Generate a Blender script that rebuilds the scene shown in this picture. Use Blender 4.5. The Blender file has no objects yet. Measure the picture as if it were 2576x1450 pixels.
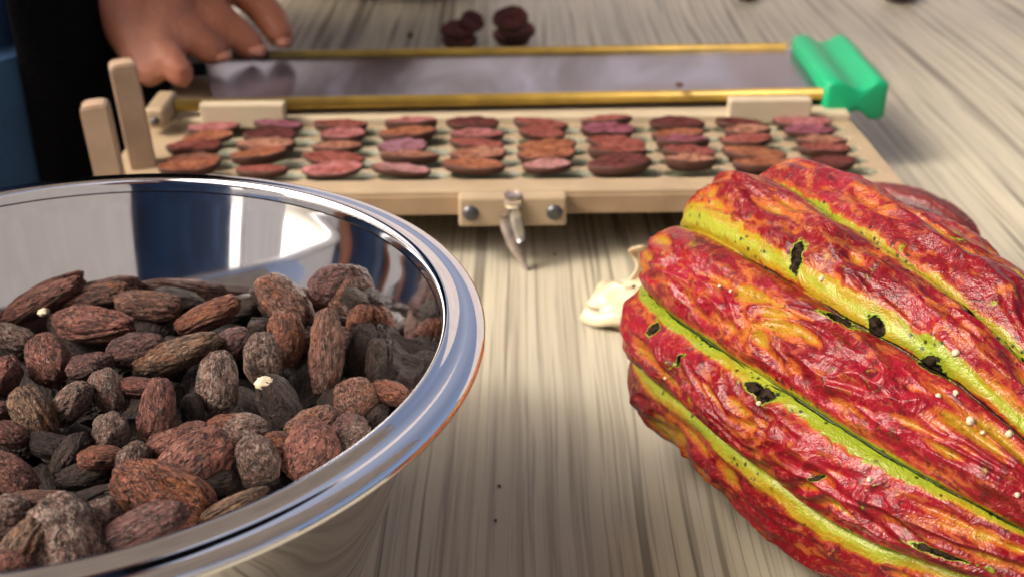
import bpy, math, random
import numpy as np
from mathutils import Vector, Matrix
random.seed(7)
R_ = math.radians
scene = bpy.context.scene
col = scene.collection

# ------------------------------------------------------------------ camera, sky, sun, exposure
PITCH, CAM_H, FPX = R_(26.9), 0.22, 3000.0
cam = bpy.data.cameras.new("camera"); cam_o = bpy.data.objects.new("camera", cam); col.objects.link(cam_o)
cam_o.location = (0, 0, CAM_H); cam_o.rotation_euler = (math.pi/2-PITCH, 0, 0)
cam.sensor_width = 36; cam.lens = 36*FPX/2575; cam.clip_start = .01; cam.clip_end = 400
cam.dof.use_dof = True; cam.dof.focus_distance = .285; cam.dof.aperture_fstop = 19
scene.camera = cam_o
SUN_EL, SUN_AZ = R_(46), R_(-106)
w = bpy.data.worlds.new("World"); scene.world = w; w.use_nodes = True
nt = w.node_tree; bg = nt.nodes['Background']
sky = nt.nodes.new('ShaderNodeTexSky'); sky.sky_type = 'NISHITA'; sky.sun_disc = False
sky.sun_elevation = SUN_EL; sky.sun_rotation = SUN_AZ; sky.dust_density = 10.0; sky.air_density = .45; sky.ozone_density = 0.0
nt.links.new(sky.outputs[0], bg.inputs[0]); bg.inputs[1].default_value = .15
sun = bpy.data.lights.new("sun", 'SUN'); sun.energy = .85; sun.angle = R_(10); sun.color = (1, .93, .83)
sun_o = bpy.data.objects.new("sun", sun); col.objects.link(sun_o)
sd = Vector((math.sin(SUN_AZ)*math.cos(SUN_EL), math.cos(SUN_AZ)*math.cos(SUN_EL), math.sin(SUN_EL)))
sun_o.rotation_euler = sd.to_track_quat('Z', 'Y').to_euler(); sun_o.location = sd*3
scene.view_settings.view_transform = 'Standard'; scene.view_settings.look = 'None'
scene.view_settings.exposure = 0.97; scene.view_settings.gamma = 1
scene.cycles.max_bounces = 10; scene.cycles.glossy_bounces = 8

# ------------------------------------------------------------------ helpers
CT, ST = math.cos(PITCH), math.sin(PITCH)
CR, CU, CF = Vector((1,0,0)), Vector((0,ST,CT)), Vector((0,CT,-ST))
def ray(px, py):
    return CF + CR*((px-1287.5)/FPX) - CU*((py-725)/FPX)
def at(px, py, z=0.0):
    "point of the horizontal plane at height z that shows at photo position px, py"
    d = ray(px, py); return Vector((0,0,CAM_H)) + d*((z-CAM_H)/d.z)
def depth(p): return (Vector(p)-Vector((0,0,CAM_H))).dot(CF)

_rng = np.random.RandomState(3)
_perm = np.concatenate([_rng.permutation(512)]*3)
_grad = _rng.normal(size=(512,3)); _grad /= np.linalg.norm(_grad, axis=1)[:,None]
def noise(p):
    p = np.asarray(p, float); i = np.floor(p).astype(int); f = p-i
    u = f*f*f*(f*(f*6-15)+10); out = 0
    for dx in (0,1):
        for dy in (0,1):
            for dz in (0,1):
                h = _perm[(_perm[(_perm[(i[...,0]+dx)%512]+i[...,1]+dy)%512]+i[...,2]+dz)%512]
                g = _grad[h]
                d = g[...,0]*(f[...,0]-dx)+g[...,1]*(f[...,1]-dy)+g[...,2]*(f[...,2]-dz)
                wx = u[...,0] if dx else 1-u[...,0]; wy = u[...,1] if dy else 1-u[...,1]; wz = u[...,2] if dz else 1-u[...,2]
                out = out + d*wx*wy*wz
    return out*1.6
def fbm(p, o=3):
    s = 0; a = 1
    for k in range(o): s = s+a*noise(np.asarray(p)*2**k+17.3*k); a *= .5
    return s

def props(o, label=None, cat=None, group=None, kind=None):
    for k, v in (('label',label),('category',cat),('group',group),('kind',kind)):
        if v: o[k] = v
    return o
def mesh(name, V, F, mats, smooth=True, mi=None):
    me = bpy.data.meshes.new(name)
    me.from_pydata([tuple(v) for v in V], [], [tuple(f) for f in F])
    for m in (mats if isinstance(mats, (list,tuple)) else [mats]): me.materials.append(m)
    if smooth: me.polygons.foreach_set('use_smooth', [True]*len(me.polygons))
    if mi is not None: me.polygons.foreach_set('material_index', list(mi))
    me.update(); return me
def obj(name, me, parent=None, loc=(0,0,0), rot=None):
    o = bpy.data.objects.new(name, me); col.objects.link(o); o.location = loc
    if rot is not None: o.rotation_euler = rot
    if parent: o.parent = parent
    return o
def empty(name, loc, rz=0, **k):
    o = bpy.data.objects.new(name, None); col.objects.link(o); o.location = loc; o.rotation_euler = (0,0,rz)
    o.empty_display_size = .02; return props(o, **k)
def gridfaces(nu, nv, wrapu=False, wrapv=False):
    F = []
    for i in range(nu if wrapu else nu-1):
        for j in range(nv if wrapv else nv-1):
            a = i*nv+j; b = ((i+1)%nu)*nv+j; c = ((i+1)%nu)*nv+(j+1)%nv; d = i*nv+(j+1)%nv
            F.append((a,b,c,d))
    return F
def rbox(x0,x1,y0,y1,z0,z1, r=.001, seg=2):
    "bevelled box as V, F"
    import bmesh
    bm = bmesh.new(); bmesh.ops.create_cube(bm, size=1)
    for v in bm.verts:
        v.co = Vector(((x0+x1)/2+v.co.x*(x1-x0), (y0+y1)/2+v.co.y*(y1-y0), (z0+z1)/2+v.co.z*(z1-z0)))
    bmesh.ops.bevel(bm, geom=bm.edges[:], offset=r, segments=seg, profile=.5, affect='EDGES')
    V = [tuple(v.co) for v in bm.verts]; F = [[v.index for v in f.verts] for f in bm.faces]; bm.free()
    return V, F
def lathe(prof, n=128):
    V = []; 
    for r, z in prof:
        for k in range(n):
            t = 2*math.pi*k/n; V.append((r*math.cos(t), r*math.sin(t), z))
    F = gridfaces(len(prof), n, wrapv=True); return V, F
def tube(pts, rad, n=12, cap=True):
    V = []; pts = [Vector(p) for p in pts]
    for i, p in enumerate(pts):
        t = (pts[min(i+1,len(pts)-1)]-pts[max(i-1,0)]).normalized()
        a = t.orthogonal().normalized() if i == 0 else (a - t*a.dot(t)).normalized()
        b = t.cross(a); r = rad[i] if isinstance(rad,(list,tuple)) else rad
        for k in range(n): V.append(tuple(p+(a*math.cos(2*math.pi*k/n)+b*math.sin(2*math.pi*k/n))*r))
    F = gridfaces(len(pts), n, wrapv=True)
    if cap: F += [tuple(range(n))[::-1], tuple(range((len(pts)-1)*n, len(pts)*n))]
    return V, F
def spline(pts, n):
    "catmull-rom through rows of numbers"
    P = np.array(pts, float); out = []
    m = len(P)-1
    for t in np.linspace(0, m, n):
        i = min(int(t), m-1); u = t-i
        p0, p1, p2, p3 = P[max(i-1,0)], P[i], P[i+1], P[min(i+2,m)]
        out.append(.5*((2*p1)+(p2-p0)*u+(2*p0-5*p1+4*p2-p3)*u*u+(3*p1-p0-3*p2+p3)*u**3))
    return np.array(out)

# ------------------------------------------------------------------ node helpers
class NB:
    def __init__(s, name):
        s.m = bpy.data.materials.new(name); s.m.use_nodes = True; s.t = s.m.node_tree
        s.b = s.t.nodes['Principled BSDF']
    def n(s, typ, **k):
        nd = s.t.nodes.new('ShaderNode'+typ)
        for a, v in k.items(): setattr(nd, a, v)
        return nd
    def l(s, a, b): s.t.links.new(a, b)
    def put(s, sock, v):
        if hasattr(v, 'node'): s.l(v, sock)
        else: sock.default_value = v
    def math(s, op, a, b=0.0, c=None, clamp=False):
        nd = s.n('Math', operation=op); nd.use_clamp = clamp
        s.put(nd.inputs[0], a); s.put(nd.inputs[1], b)
        if c is not None: s.put(nd.inputs[2], c)
        return nd.outputs[0]
    def mix(s, f, a, b, typ='MIX'):
        nd = s.n('Mix', data_type='RGBA', blend_type=typ); nd.clamp_factor = True
        s.put(nd.inputs[0], f)
        for k, v in ((6,a),(7,b)): s.put(nd.inputs[k], (*v,1) if isinstance(v,tuple) and len(v)==3 else v)
        return nd.outputs[2]
    def ramp(s, f, a, b):
        nd = s.n('MapRange'); nd.interpolation_type = 'SMOOTHSTEP'
        s.put(nd.inputs[0], f); nd.inputs[1].default_value = a; nd.inputs[2].default_value = b
        return nd.outputs[0]
    def noise(s, vec, sc, det=3, rough=.5, dist=0.0):
        nd = s.n('TexNoise'); s.put(nd.inputs['Vector'], vec); nd.inputs['Scale'].default_value = sc
        nd.inputs['Detail'].default_value = det; nd.inputs['Roughness'].default_value = rough; nd.inputs['Distortion'].default_value = dist
        return nd.outputs['Fac']
    def voro(s, vec, sc, feat='F1', rand=1.0):
        nd = s.n('TexVoronoi', feature=feat); s.put(nd.inputs['Vector'], vec); nd.inputs['Scale'].default_value = sc
        nd.inputs['Randomness'].default_value = rand
        return nd.outputs['Distance']
    def coord(s, kind='Object', scale=(1,1,1), rnd=False):
        c = s.n('TexCoord').outputs[kind]
        if rnd:
            oi = s.n('ObjectInfo').outputs['Random']
            va = s.n('VectorMath', operation='ADD'); s.l(c, va.inputs[0])
            cb = s.n('CombineXYZ'); s.l(s.math('MULTIPLY', oi, 37.0), cb.inputs[0]); s.l(s.math('MULTIPLY', oi, 91.0), cb.inputs[1])
            s.l(cb.outputs[0], va.inputs[1]); c = va.outputs[0]
        if scale != (1,1,1):
            mp = s.n('VectorMath', operation='MULTIPLY'); s.l(c, mp.inputs[0]); mp.inputs[1].default_value = scale; c = mp.outputs[0]
        return c
    def bump(s, h, dist, strength=1.0):
        nd = s.n('Bump'); s.put(nd.inputs['Height'], h); nd.inputs['Distance'].default_value = dist; nd.inputs['Strength'].default_value = strength
        s.l(nd.outputs[0], s.b.inputs['Normal'])
    def set(s, **k):
        for a, v in k.items():
            sock = s.b.inputs[a.replace('_',' ')]
            s.put(sock, (*v,1) if isinstance(v,tuple) and len(v)==3 else v)
        return s.m
def simple(name, c, rough=.5, metal=0, nscale=0, namt=.15, bump=0, sheen=None, sss=0):
    b = NB(name); cc = (*c,1)
    if nscale:
        v = b.coord('Object'); f = b.noise(v, nscale, 4)
        cc = b.mix(b.ramp(f,.3,.7), tuple(x*(1-namt) for x in c), tuple(min(1,x*(1+namt)) for x in c))
        if bump: b.bump(f, bump)
    b.set(Base_Color=cc, Roughness=rough, Metallic=metal)
    if sss:
        b.b.inputs['Subsurface Weight'].default_value = sss; b.b.inputs['Subsurface Scale'].default_value = .01
    return b.m

# ------------------------------------------------------------------ materials
def mat_table():
    b = NB('laminate_wood'); c = b.coord('Object')
    def sc(v): 
        m = b.n('VectorMath', operation='MULTIPLY'); b.l(c, m.inputs[0]); m.inputs[1].default_value = v; return m.outputs[0]
    # gentle sideways drift of the grain
    warp = b.noise(sc((9,4.5,1)), 1.0, 2)
    cb = b.n('CombineXYZ'); b.l(b.math('MULTIPLY', b.math('SUBTRACT', warp, .5), .009), cb.inputs[0])
    ad = b.n('VectorMath', operation='ADD'); b.l(c, ad.inputs[0]); b.l(cb.outputs[0], ad.inputs[1])
    def sw(v):
        m = b.n('VectorMath', operation='MULTIPLY'); b.l(ad.outputs[0], m.inputs[0]); m.inputs[1].default_value = v; return m.outputs[0]
    broad = b.noise(sw((42,1.0,1)), 1, 2); mid = b.noise(sw((300,3.0,1)), 1, 3, .6); fine = b.noise(sw((620,9,1)), 1, 3, .6)
    lines = b.noise(sw((150,1.0,1)), 1, 1.5, .4)
    line = b.ramp(b.math('ABSOLUTE', b.math('SUBTRACT', lines, .5)), .032, 0.008)
    linem = b.math('MULTIPLY', line, b.ramp(b.noise(sw((30,3.0,4)), 1, 2), .36, .50))
    k = b.mix(b.ramp(broad,.36,.64), (.485,.445,.325), (.42,.385,.29))
    k = b.mix(b.math('MULTIPLY', b.ramp(mid,.50,.66), .40), k, (.19,.16,.115))
    k = b.mix(b.math('MULTIPLY', b.ramp(mid,.50,.30), .55), k, (.46,.43,.33))
    k = b.mix(b.math('MULTIPLY', b.ramp(fine,.52,.66), .55), k, (.17,.145,.11))
    k = b.mix(b.math('MULTIPLY', linem, .7), k, (.08,.065,.045))
    stain = b.ramp(b.noise(sc((14,7,1)), 1, 3), .58, .72)
    k = b.mix(b.math('MULTIPLY', stain, .35), k, (.26,.25,.24))
    b.set(Base_Color=k, Roughness=b.math('MULTIPLY_ADD', mid, .15, .30))
    b.b.inputs['Specular IOR Level'].default_value = .4
    b.bump(fine, .00008); return b.m
M = {}
M['table'] = mat_table()
M['table_edge'] = simple('table_edge', (.30,.26,.19), .5, nscale=30)
M['floor'] = simple('concrete_floor', (.20,.18,.15), .7, nscale=3, namt=.3)
def mat_steel():
    b = NB('polished_steel'); c = b.coord('Object')
    f = b.noise(c, 160, 3)
    b.set(Base_Color=(.84,.84,.85), Metallic=1.0, Roughness=b.math('MULTIPLY_ADD', f, .05, .035))
    b.bump(b.noise(c, 14, 2), .00025, .5); return b.m
M['steel'] = mat_steel()
def mat_bean(name, base, dust, pit, dustlev=.5, ora=None):
    b = NB(name); c = b.coord('Object', rnd=True)
    big = b.noise(c, 1.3, 3); mid = b.noise(c, 4.0, 5, .65, .6)
    m = b.n('VectorMath', operation='MULTIPLY'); b.l(c, m.inputs[0]); m.inputs[1].default_value = (.8,1,1)
    worm = b.noise(m.outputs[0], 3.2, 2.5, .55, 1.5); fine = b.noise(m.outputs[0], 7.5, 2.5, .6, .7)
    k = b.mix(b.ramp(big,.35,.65), base, tuple(x*.62 for x in base))
    if ora: k = b.mix(b.math('MULTIPLY', b.ramp(b.noise(c, 1.1, 2, .5, .3), .54, .64), .85), k, ora)
    k = b.mix(b.math('MULTIPLY', b.ramp(mid, .60-.2*dustlev, .78-.2*dustlev), min(1,.35+.6*dustlev)), k, dust)
    wl = b.ramp(b.math('ABSOLUTE', b.math('SUBTRACT', worm, .5)), .050, .018)
    patch = b.ramp(b.noise(c, 2.2, 2), .36, .52)
    wl = b.math('MULTIPLY', wl, patch)
    k = b.mix(b.math('MULTIPLY', wl, .80), k, pit)
    k = b.mix(b.math('MULTIPLY', b.ramp(fine,.56,.64), .75), k, pit)
    k = b.mix(b.math('MULTIPLY', b.ramp(fine,.45,.33), .55), k, tuple(min(1,x*1.15) for x in dust))
    b.set(Base_Color=k, Roughness=.62); b.b.inputs['Specular IOR Level'].default_value = .35
    h = b.math('ADD', b.math('MULTIPLY', wl, -.9), b.math('ADD', b.math('MULTIPLY', mid, 1.2), b.math('MULTIPLY', fine, -.6)))
    b.bump(h, .0012, 1.0); return b.m
PIT = (.010,.006,.005)
M['rosy'] = mat_bean('bean_rosy', (0.196,0.066,0.045), (0.255,0.150,0.117), PIT, .30)
M['grey'] = mat_bean('bean_grey', (0.143,0.069,0.049), (0.263,0.206,0.171), PIT, .75)
M['orange'] = mat_bean('bean_orange', (0.188,0.056,0.028), (0.248,0.139,0.096), PIT, .35, (0.218,0.069,0.020))
M['olive'] = mat_bean('bean_olive', (0.026,0.011,0.007), (0.064,0.034,0.022), PIT, .40)  # dark olive beans, darkened more to carry the shade of the gaps
M['under'] = mat_bean('bean_under', (0.017,0.008,0.004), (0.035,0.018,0.010), PIT, .30)  # near black, so the colour itself holds the shade between beans
M['tan'] = mat_bean('bean_tan', (0.166,0.089,0.051), (0.241,0.171,0.117), PIT, .55, (0.188,0.069,0.025))
M['purple'] = mat_bean('bean_purple', (0.128,0.048,0.041), (0.203,0.144,0.126), PIT, .45)
M['brown'] = mat_bean('bean_brown', (0.162,0.066,0.043), (0.234,0.157,0.120), PIT, .45, (0.203,0.069,0.025))

def mat_half(name, face, edge):
    b = NB(name); c = b.coord('Object', rnd=True); n1 = b.noise(c, 1.6, 4, .65, .6); n2 = b.noise(c, 4.5, 3, .6)
    k = b.mix(b.ramp(n1,.35,.66), face, edge)
    k = b.mix(b.math('MULTIPLY', b.ramp(n2,.52,.62), .8), k, tuple(x*.28 for x in edge))
    b.set(Base_Color=k, Roughness=.75); b.b.inputs['Specular IOR Level'].default_value = .2; b.bump(n2, .0005); return b.m
HALF = {'p':mat_half('half_pink',(0.339,0.138,0.141),(0.207,0.052,0.040)), 'm':mat_half('half_mauve',(0.251,0.085,0.125),(0.142,0.034,0.041)),
        'o':mat_half('half_orange',(0.274,0.104,0.052),(0.164,0.047,0.021)), 'd':mat_half('half_dark',(0.120,0.030,0.026),(0.060,0.014,0.011)),
        'w':mat_half('half_pale',(0.372,0.199,0.198),(0.262,0.104,0.089)), 'l':mat_half('half_lilac',(0.230,0.114,0.161),(0.153,0.052,0.052)),
        'e':mat_half('half_peach',(0.318,0.156,0.104),(0.197,0.071,0.041)), 'r':mat_half('half_rosy',(0.251,0.075,0.060),(0.153,0.036,0.023))}
M['husk'] = simple('half_bean_shell', (.065,.022,.013), .7, nscale=300, namt=.5)  # brown shell, tone lowered for the shade beneath each half
M['wood'] = simple('pale_plywood', (.36,.272,.17), .5, nscale=40, namt=.10)
M['woodc'] = simple('cream_block', (.50,.42,.29), .5, nscale=60, namt=.06)
M['woodp'] = simple('pinkish_wood', (.36,.255,.175), .55, nscale=60, namt=.12)
M['woode'] = simple('wood_front_edge', (.30,.205,.12), .6, nscale=80, namt=.12)
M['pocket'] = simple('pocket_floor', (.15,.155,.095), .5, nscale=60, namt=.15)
M['brass'] = simple('brass_rail', (.34,.22,.035), .40, .35, nscale=60, namt=.2)
def mat_blade():
    b = NB('scratched_blade'); c = b.coord('Object', (1,.35,1)); f = b.noise(c, 14, 4, .6, .8); g = b.noise(b.coord('Object'), 12, 2)
    k = b.mix(b.ramp(f,.35,.65), (.08,.08,.10), (.34,.36,.46)); k = b.mix(b.math('MULTIPLY', b.ramp(g,.5,.65), .6), k, (.20,.14,.14))  # dark and bluish streaks stand in for reflections on the steel
    b.set(Base_Color=k, Metallic=.85, Roughness=b.math('MULTIPLY_ADD', f, .25, .08)); return b.m
M['blade'] = mat_blade()
M['green'] = simple('green_plastic', (.0,.34,.14), .45, nscale=20, namt=.05, sss=.15)
M['screw'] = simple('dark_screw', (.10,.10,.11), .4, .8, nscale=300)
M['zinc'] = simple('zinc_pin', (.55,.53,.50), .35, .9, nscale=200)
M['rust'] = simple('dull_pin', (.36,.31,.28), .45, .7, nscale=200, namt=.4)
M['skin'] = None
def mat_skin():
    b = NB('tanned_skin'); c = b.coord('Object'); f = b.noise(c, 40, 4); g = b.noise(c, 9, 2)
    k = b.mix(b.ramp(g,.35,.65), (.42,.15,.075), (.54,.235,.155)); k = b.mix(b.math('MULTIPLY', b.ramp(f,.5,.7), .4), k, (.32,.11,.055))
    b.set(Base_Color=k, Roughness=.5); b.b.inputs['Subsurface Weight'].default_value = .12; b.b.inputs['Subsurface Scale'].default_value = .006
    b.bump(b.math('ADD', b.noise(c, 300, 3), b.math('MULTIPLY', b.noise(c, 90, 3, .6, 1.0), 2.0)), .0007); return b.m
M['skin'] = mat_skin()
def cloth(name, c, sc=500):
    b = NB(name); v = b.coord('Object'); f = b.noise(v, 14, 3); g = b.noise(v, sc, 2)
    k = b.mix(b.ramp(f,.35,.65), tuple(x*.6 for x in c), c); b.set(Base_Color=k, Roughness=.9)
    b.bump(b.math('ADD', b.math('MULTIPLY', f, 6), g), .0015); return b.m
M['navy'] = cloth('navy_cloth', (.014,.050,.14)); M['jeans'] = cloth('blue_denim', (.018,.075,.20)); M['apron'] = cloth('black_apron', (.003,.003,.004))
M['apron'].node_tree.nodes['Principled BSDF'].inputs['Specular IOR Level'].default_value = .08
M['hair'] = cloth('black_hair', (.012,.010,.009)); M['shoe'] = simple('dark_shoe', (.03,.025,.02), .6, nscale=30)
M['pulp'] = simple('cream_pulp', (.62,.52,.35), .32, nscale=90, namt=.12, bump=.0006, sss=.15)

# ------------------------------------------------------------------ open shelter round the table: roof overhead, white wall behind the camera
M['wall'] = simple('white_plaster', (.86,.85,.81), .8, nscale=6, namt=.05)
M['ceiling'] = simple('roof_boards', (.55,.52,.52), .8, nscale=5, namt=.15)
def struct_boxes(name, bx, mat):
    V = []; F = []
    for b_ in bx:
        v,f = rbox(*b_, .004, 1); F += [[i+len(V) for i in q] for q in f]; V += v
    return props(obj(name, mesh(name,V,F,mat,False)), kind='structure')
struct_boxes('wall', [(-4.5,-2.7,-2.3,-2.15,-.75,1.9),(-2.7,-2.15,-2.3,-2.15,-.75,.3),(-2.7,-2.15,-2.3,-2.15,1.1,1.9),(-2.15,5.2,-2.3,-2.15,-.75,1.9)], M['wall'])
M['far_wall'] = simple('pale_far_wall', (.72,.66,.66), .8, nscale=3, namt=.12)
struct_boxes('wall', [(-4.5,6.5,5.0,5.15,-.75,2.3)], M['far_wall'])  # unseen wall added to grey the rim reflection and cut blue sky light
struct_boxes('roof', [(-.8,2.2,-1.2,1.5,1.905,1.98)], M['ceiling'])

# ------------------------------------------------------------------ table and floor
TX0, TX1, TY0, TY1 = -.205, 1.05, -.14, 1.75
V,F = rbox(-6,6,-6,6,-.85,-.75,.002); props(obj('floor', mesh('floor',V,F,M['floor'],False)), kind='structure')
tb = empty('table', ((TX0+TX1)/2,(TY0+TY1)/2,-.75), label='long table with pale laminated wood grain top under the bowl and pods', cat='table')
ox, oy = tb.location.x, tb.location.y
V,F = rbox(TX0-ox,TX1-ox,TY0-oy,TY1-oy,-.03,0,.0015)
o = obj('table_top', mesh('table_top',V,F,M['table'],False), tb, (0,0,.75))
for sx in (TX0+.06,TX1-.06):
    for sy in (TY0+.06,TY1-.06):
        V,F = rbox(-.025,.025,-.025,.025,0,.719,.003); obj('leg', mesh('table_leg',V,F,M['table_edge'],False), tb, (sx-ox,sy-oy,0))

# ------------------------------------------------------------------ steel bowl
BX, BY, RIM = -.1035, .2395, .090
bowl = empty('mixing_bowl', (BX,BY,0), label='polished stainless steel bowl with rolled rim, full of brown cocoa beans', cat='bowl')
inner = [(.0,.0035),(.028,.0035),(.046,.0045),(.0560,.0085),(.0618,.016),(.0665,.028),(.0712,.041),(.0757,.054),(.0798,.066),(.0832,.0755),(.0856,.0823),(.0868,.0862)]
rimp = [(.0869,.0866),(.0874,.0886),(.0880,.0897),(.0888,.0901),(.0897,.0898),(.0908,.0890),(.0922,.0887),(.0938,.0889),(.0953,.0888),(.0965,.0882),(.0973,.0873),(.0975,.0863),(.0970,.0855),(.0958,.0852),(.0940,.0855),(.0915,.0857),(.0886,.0852)]
outer = [(.0884,.0852),(.0872,.0810),(.0845,.0735),(.0810,.0640),(.0768,.0520),(.0722,.0390),(.0675,.0260),(.0626,.0140),(.0560,.0060),(.046,.0018),(.028,.0006),(.0,.0004)]
def dens(p, k=5):
    q = spline(p, len(p)*k); q[:,0] = np.clip(q[:,0], 0, None); return [tuple(x) for x in q]
V,F = lathe(dens(inner), 256); obj('inner_wall', mesh('bowl_inside',V,F,M['steel']), bowl)
V,F = lathe(dens(rimp), 256); obj('rim', mesh('bowl_rim',V,F,M['steel']), bowl)
V,F = lathe(dens(outer), 256); obj('outer_wall', mesh('bowl_outside',V,F,M['steel']), bowl)

# ------------------------------------------------------------------ cocoa beans
def bean_mesh(seed, round_=0.0, mat=None):
    nu, nv = 96, 56; V = []
    U, W = np.meshgrid(np.linspace(0,2*np.pi,nu,endpoint=False), np.linspace(0,np.pi,nv), indexing='ij')
    ce = np.cos(W); se = np.sin(W)
    x = np.sign(ce)*np.abs(ce)**.93; r = se**.86
    y = r*np.cos(U)*(1+.10*x*(1 if seed%2 else -1)); z = r*np.sin(U)
    rng = np.random.RandomState(seed); bend = rng.uniform(-.16,.20)*(1-round_)
    y = y + bend*(x*x-.35); z = z+rng.uniform(-.08,.08)*x*x
    P = np.stack([x,y,z],-1)
    off = rng.uniform(0,60,3)
    d = .095*fbm(P*[1.1,1.5,1.5]+off,2) + .045*fbm(P*[2.0,4.5,4.5]+off+9,3) - .060*np.abs(noise(P*[1.5,3.8,3.8]+off+30)) - .035*np.abs(noise(P*[3,7,7]+off+50))
    # one lengthwise seam
    a0 = rng.uniform(0,6.28); dd = np.abs(np.angle(np.exp(1j*(U-a0-.25*np.sin(2.3*x+seed)))))
    d = d + .055*np.exp(-(dd/.10)**2)*se - .07*np.exp(-((dd-.20)/.09)**2)*se
    nrm = np.stack([x*.8,y,z],-1); nrm /= np.linalg.norm(nrm,axis=-1,keepdims=True)+1e-6
    P = P+nrm*d[...,None]
    V = P.reshape(-1,3); F = gridfaces(nu, nv, wrapu=True)
    return V, F
BM = {}
def get_bean(seed, mat):
    if (seed,mat) not in BM:
        V,F = get_bean.geo.setdefault(seed, bean_mesh(seed)); BM[(seed,mat)] = mesh('bean_'+mat,V,F,M[mat])
    return BM[(seed,mat)]
get_bean.geo = {}
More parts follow.
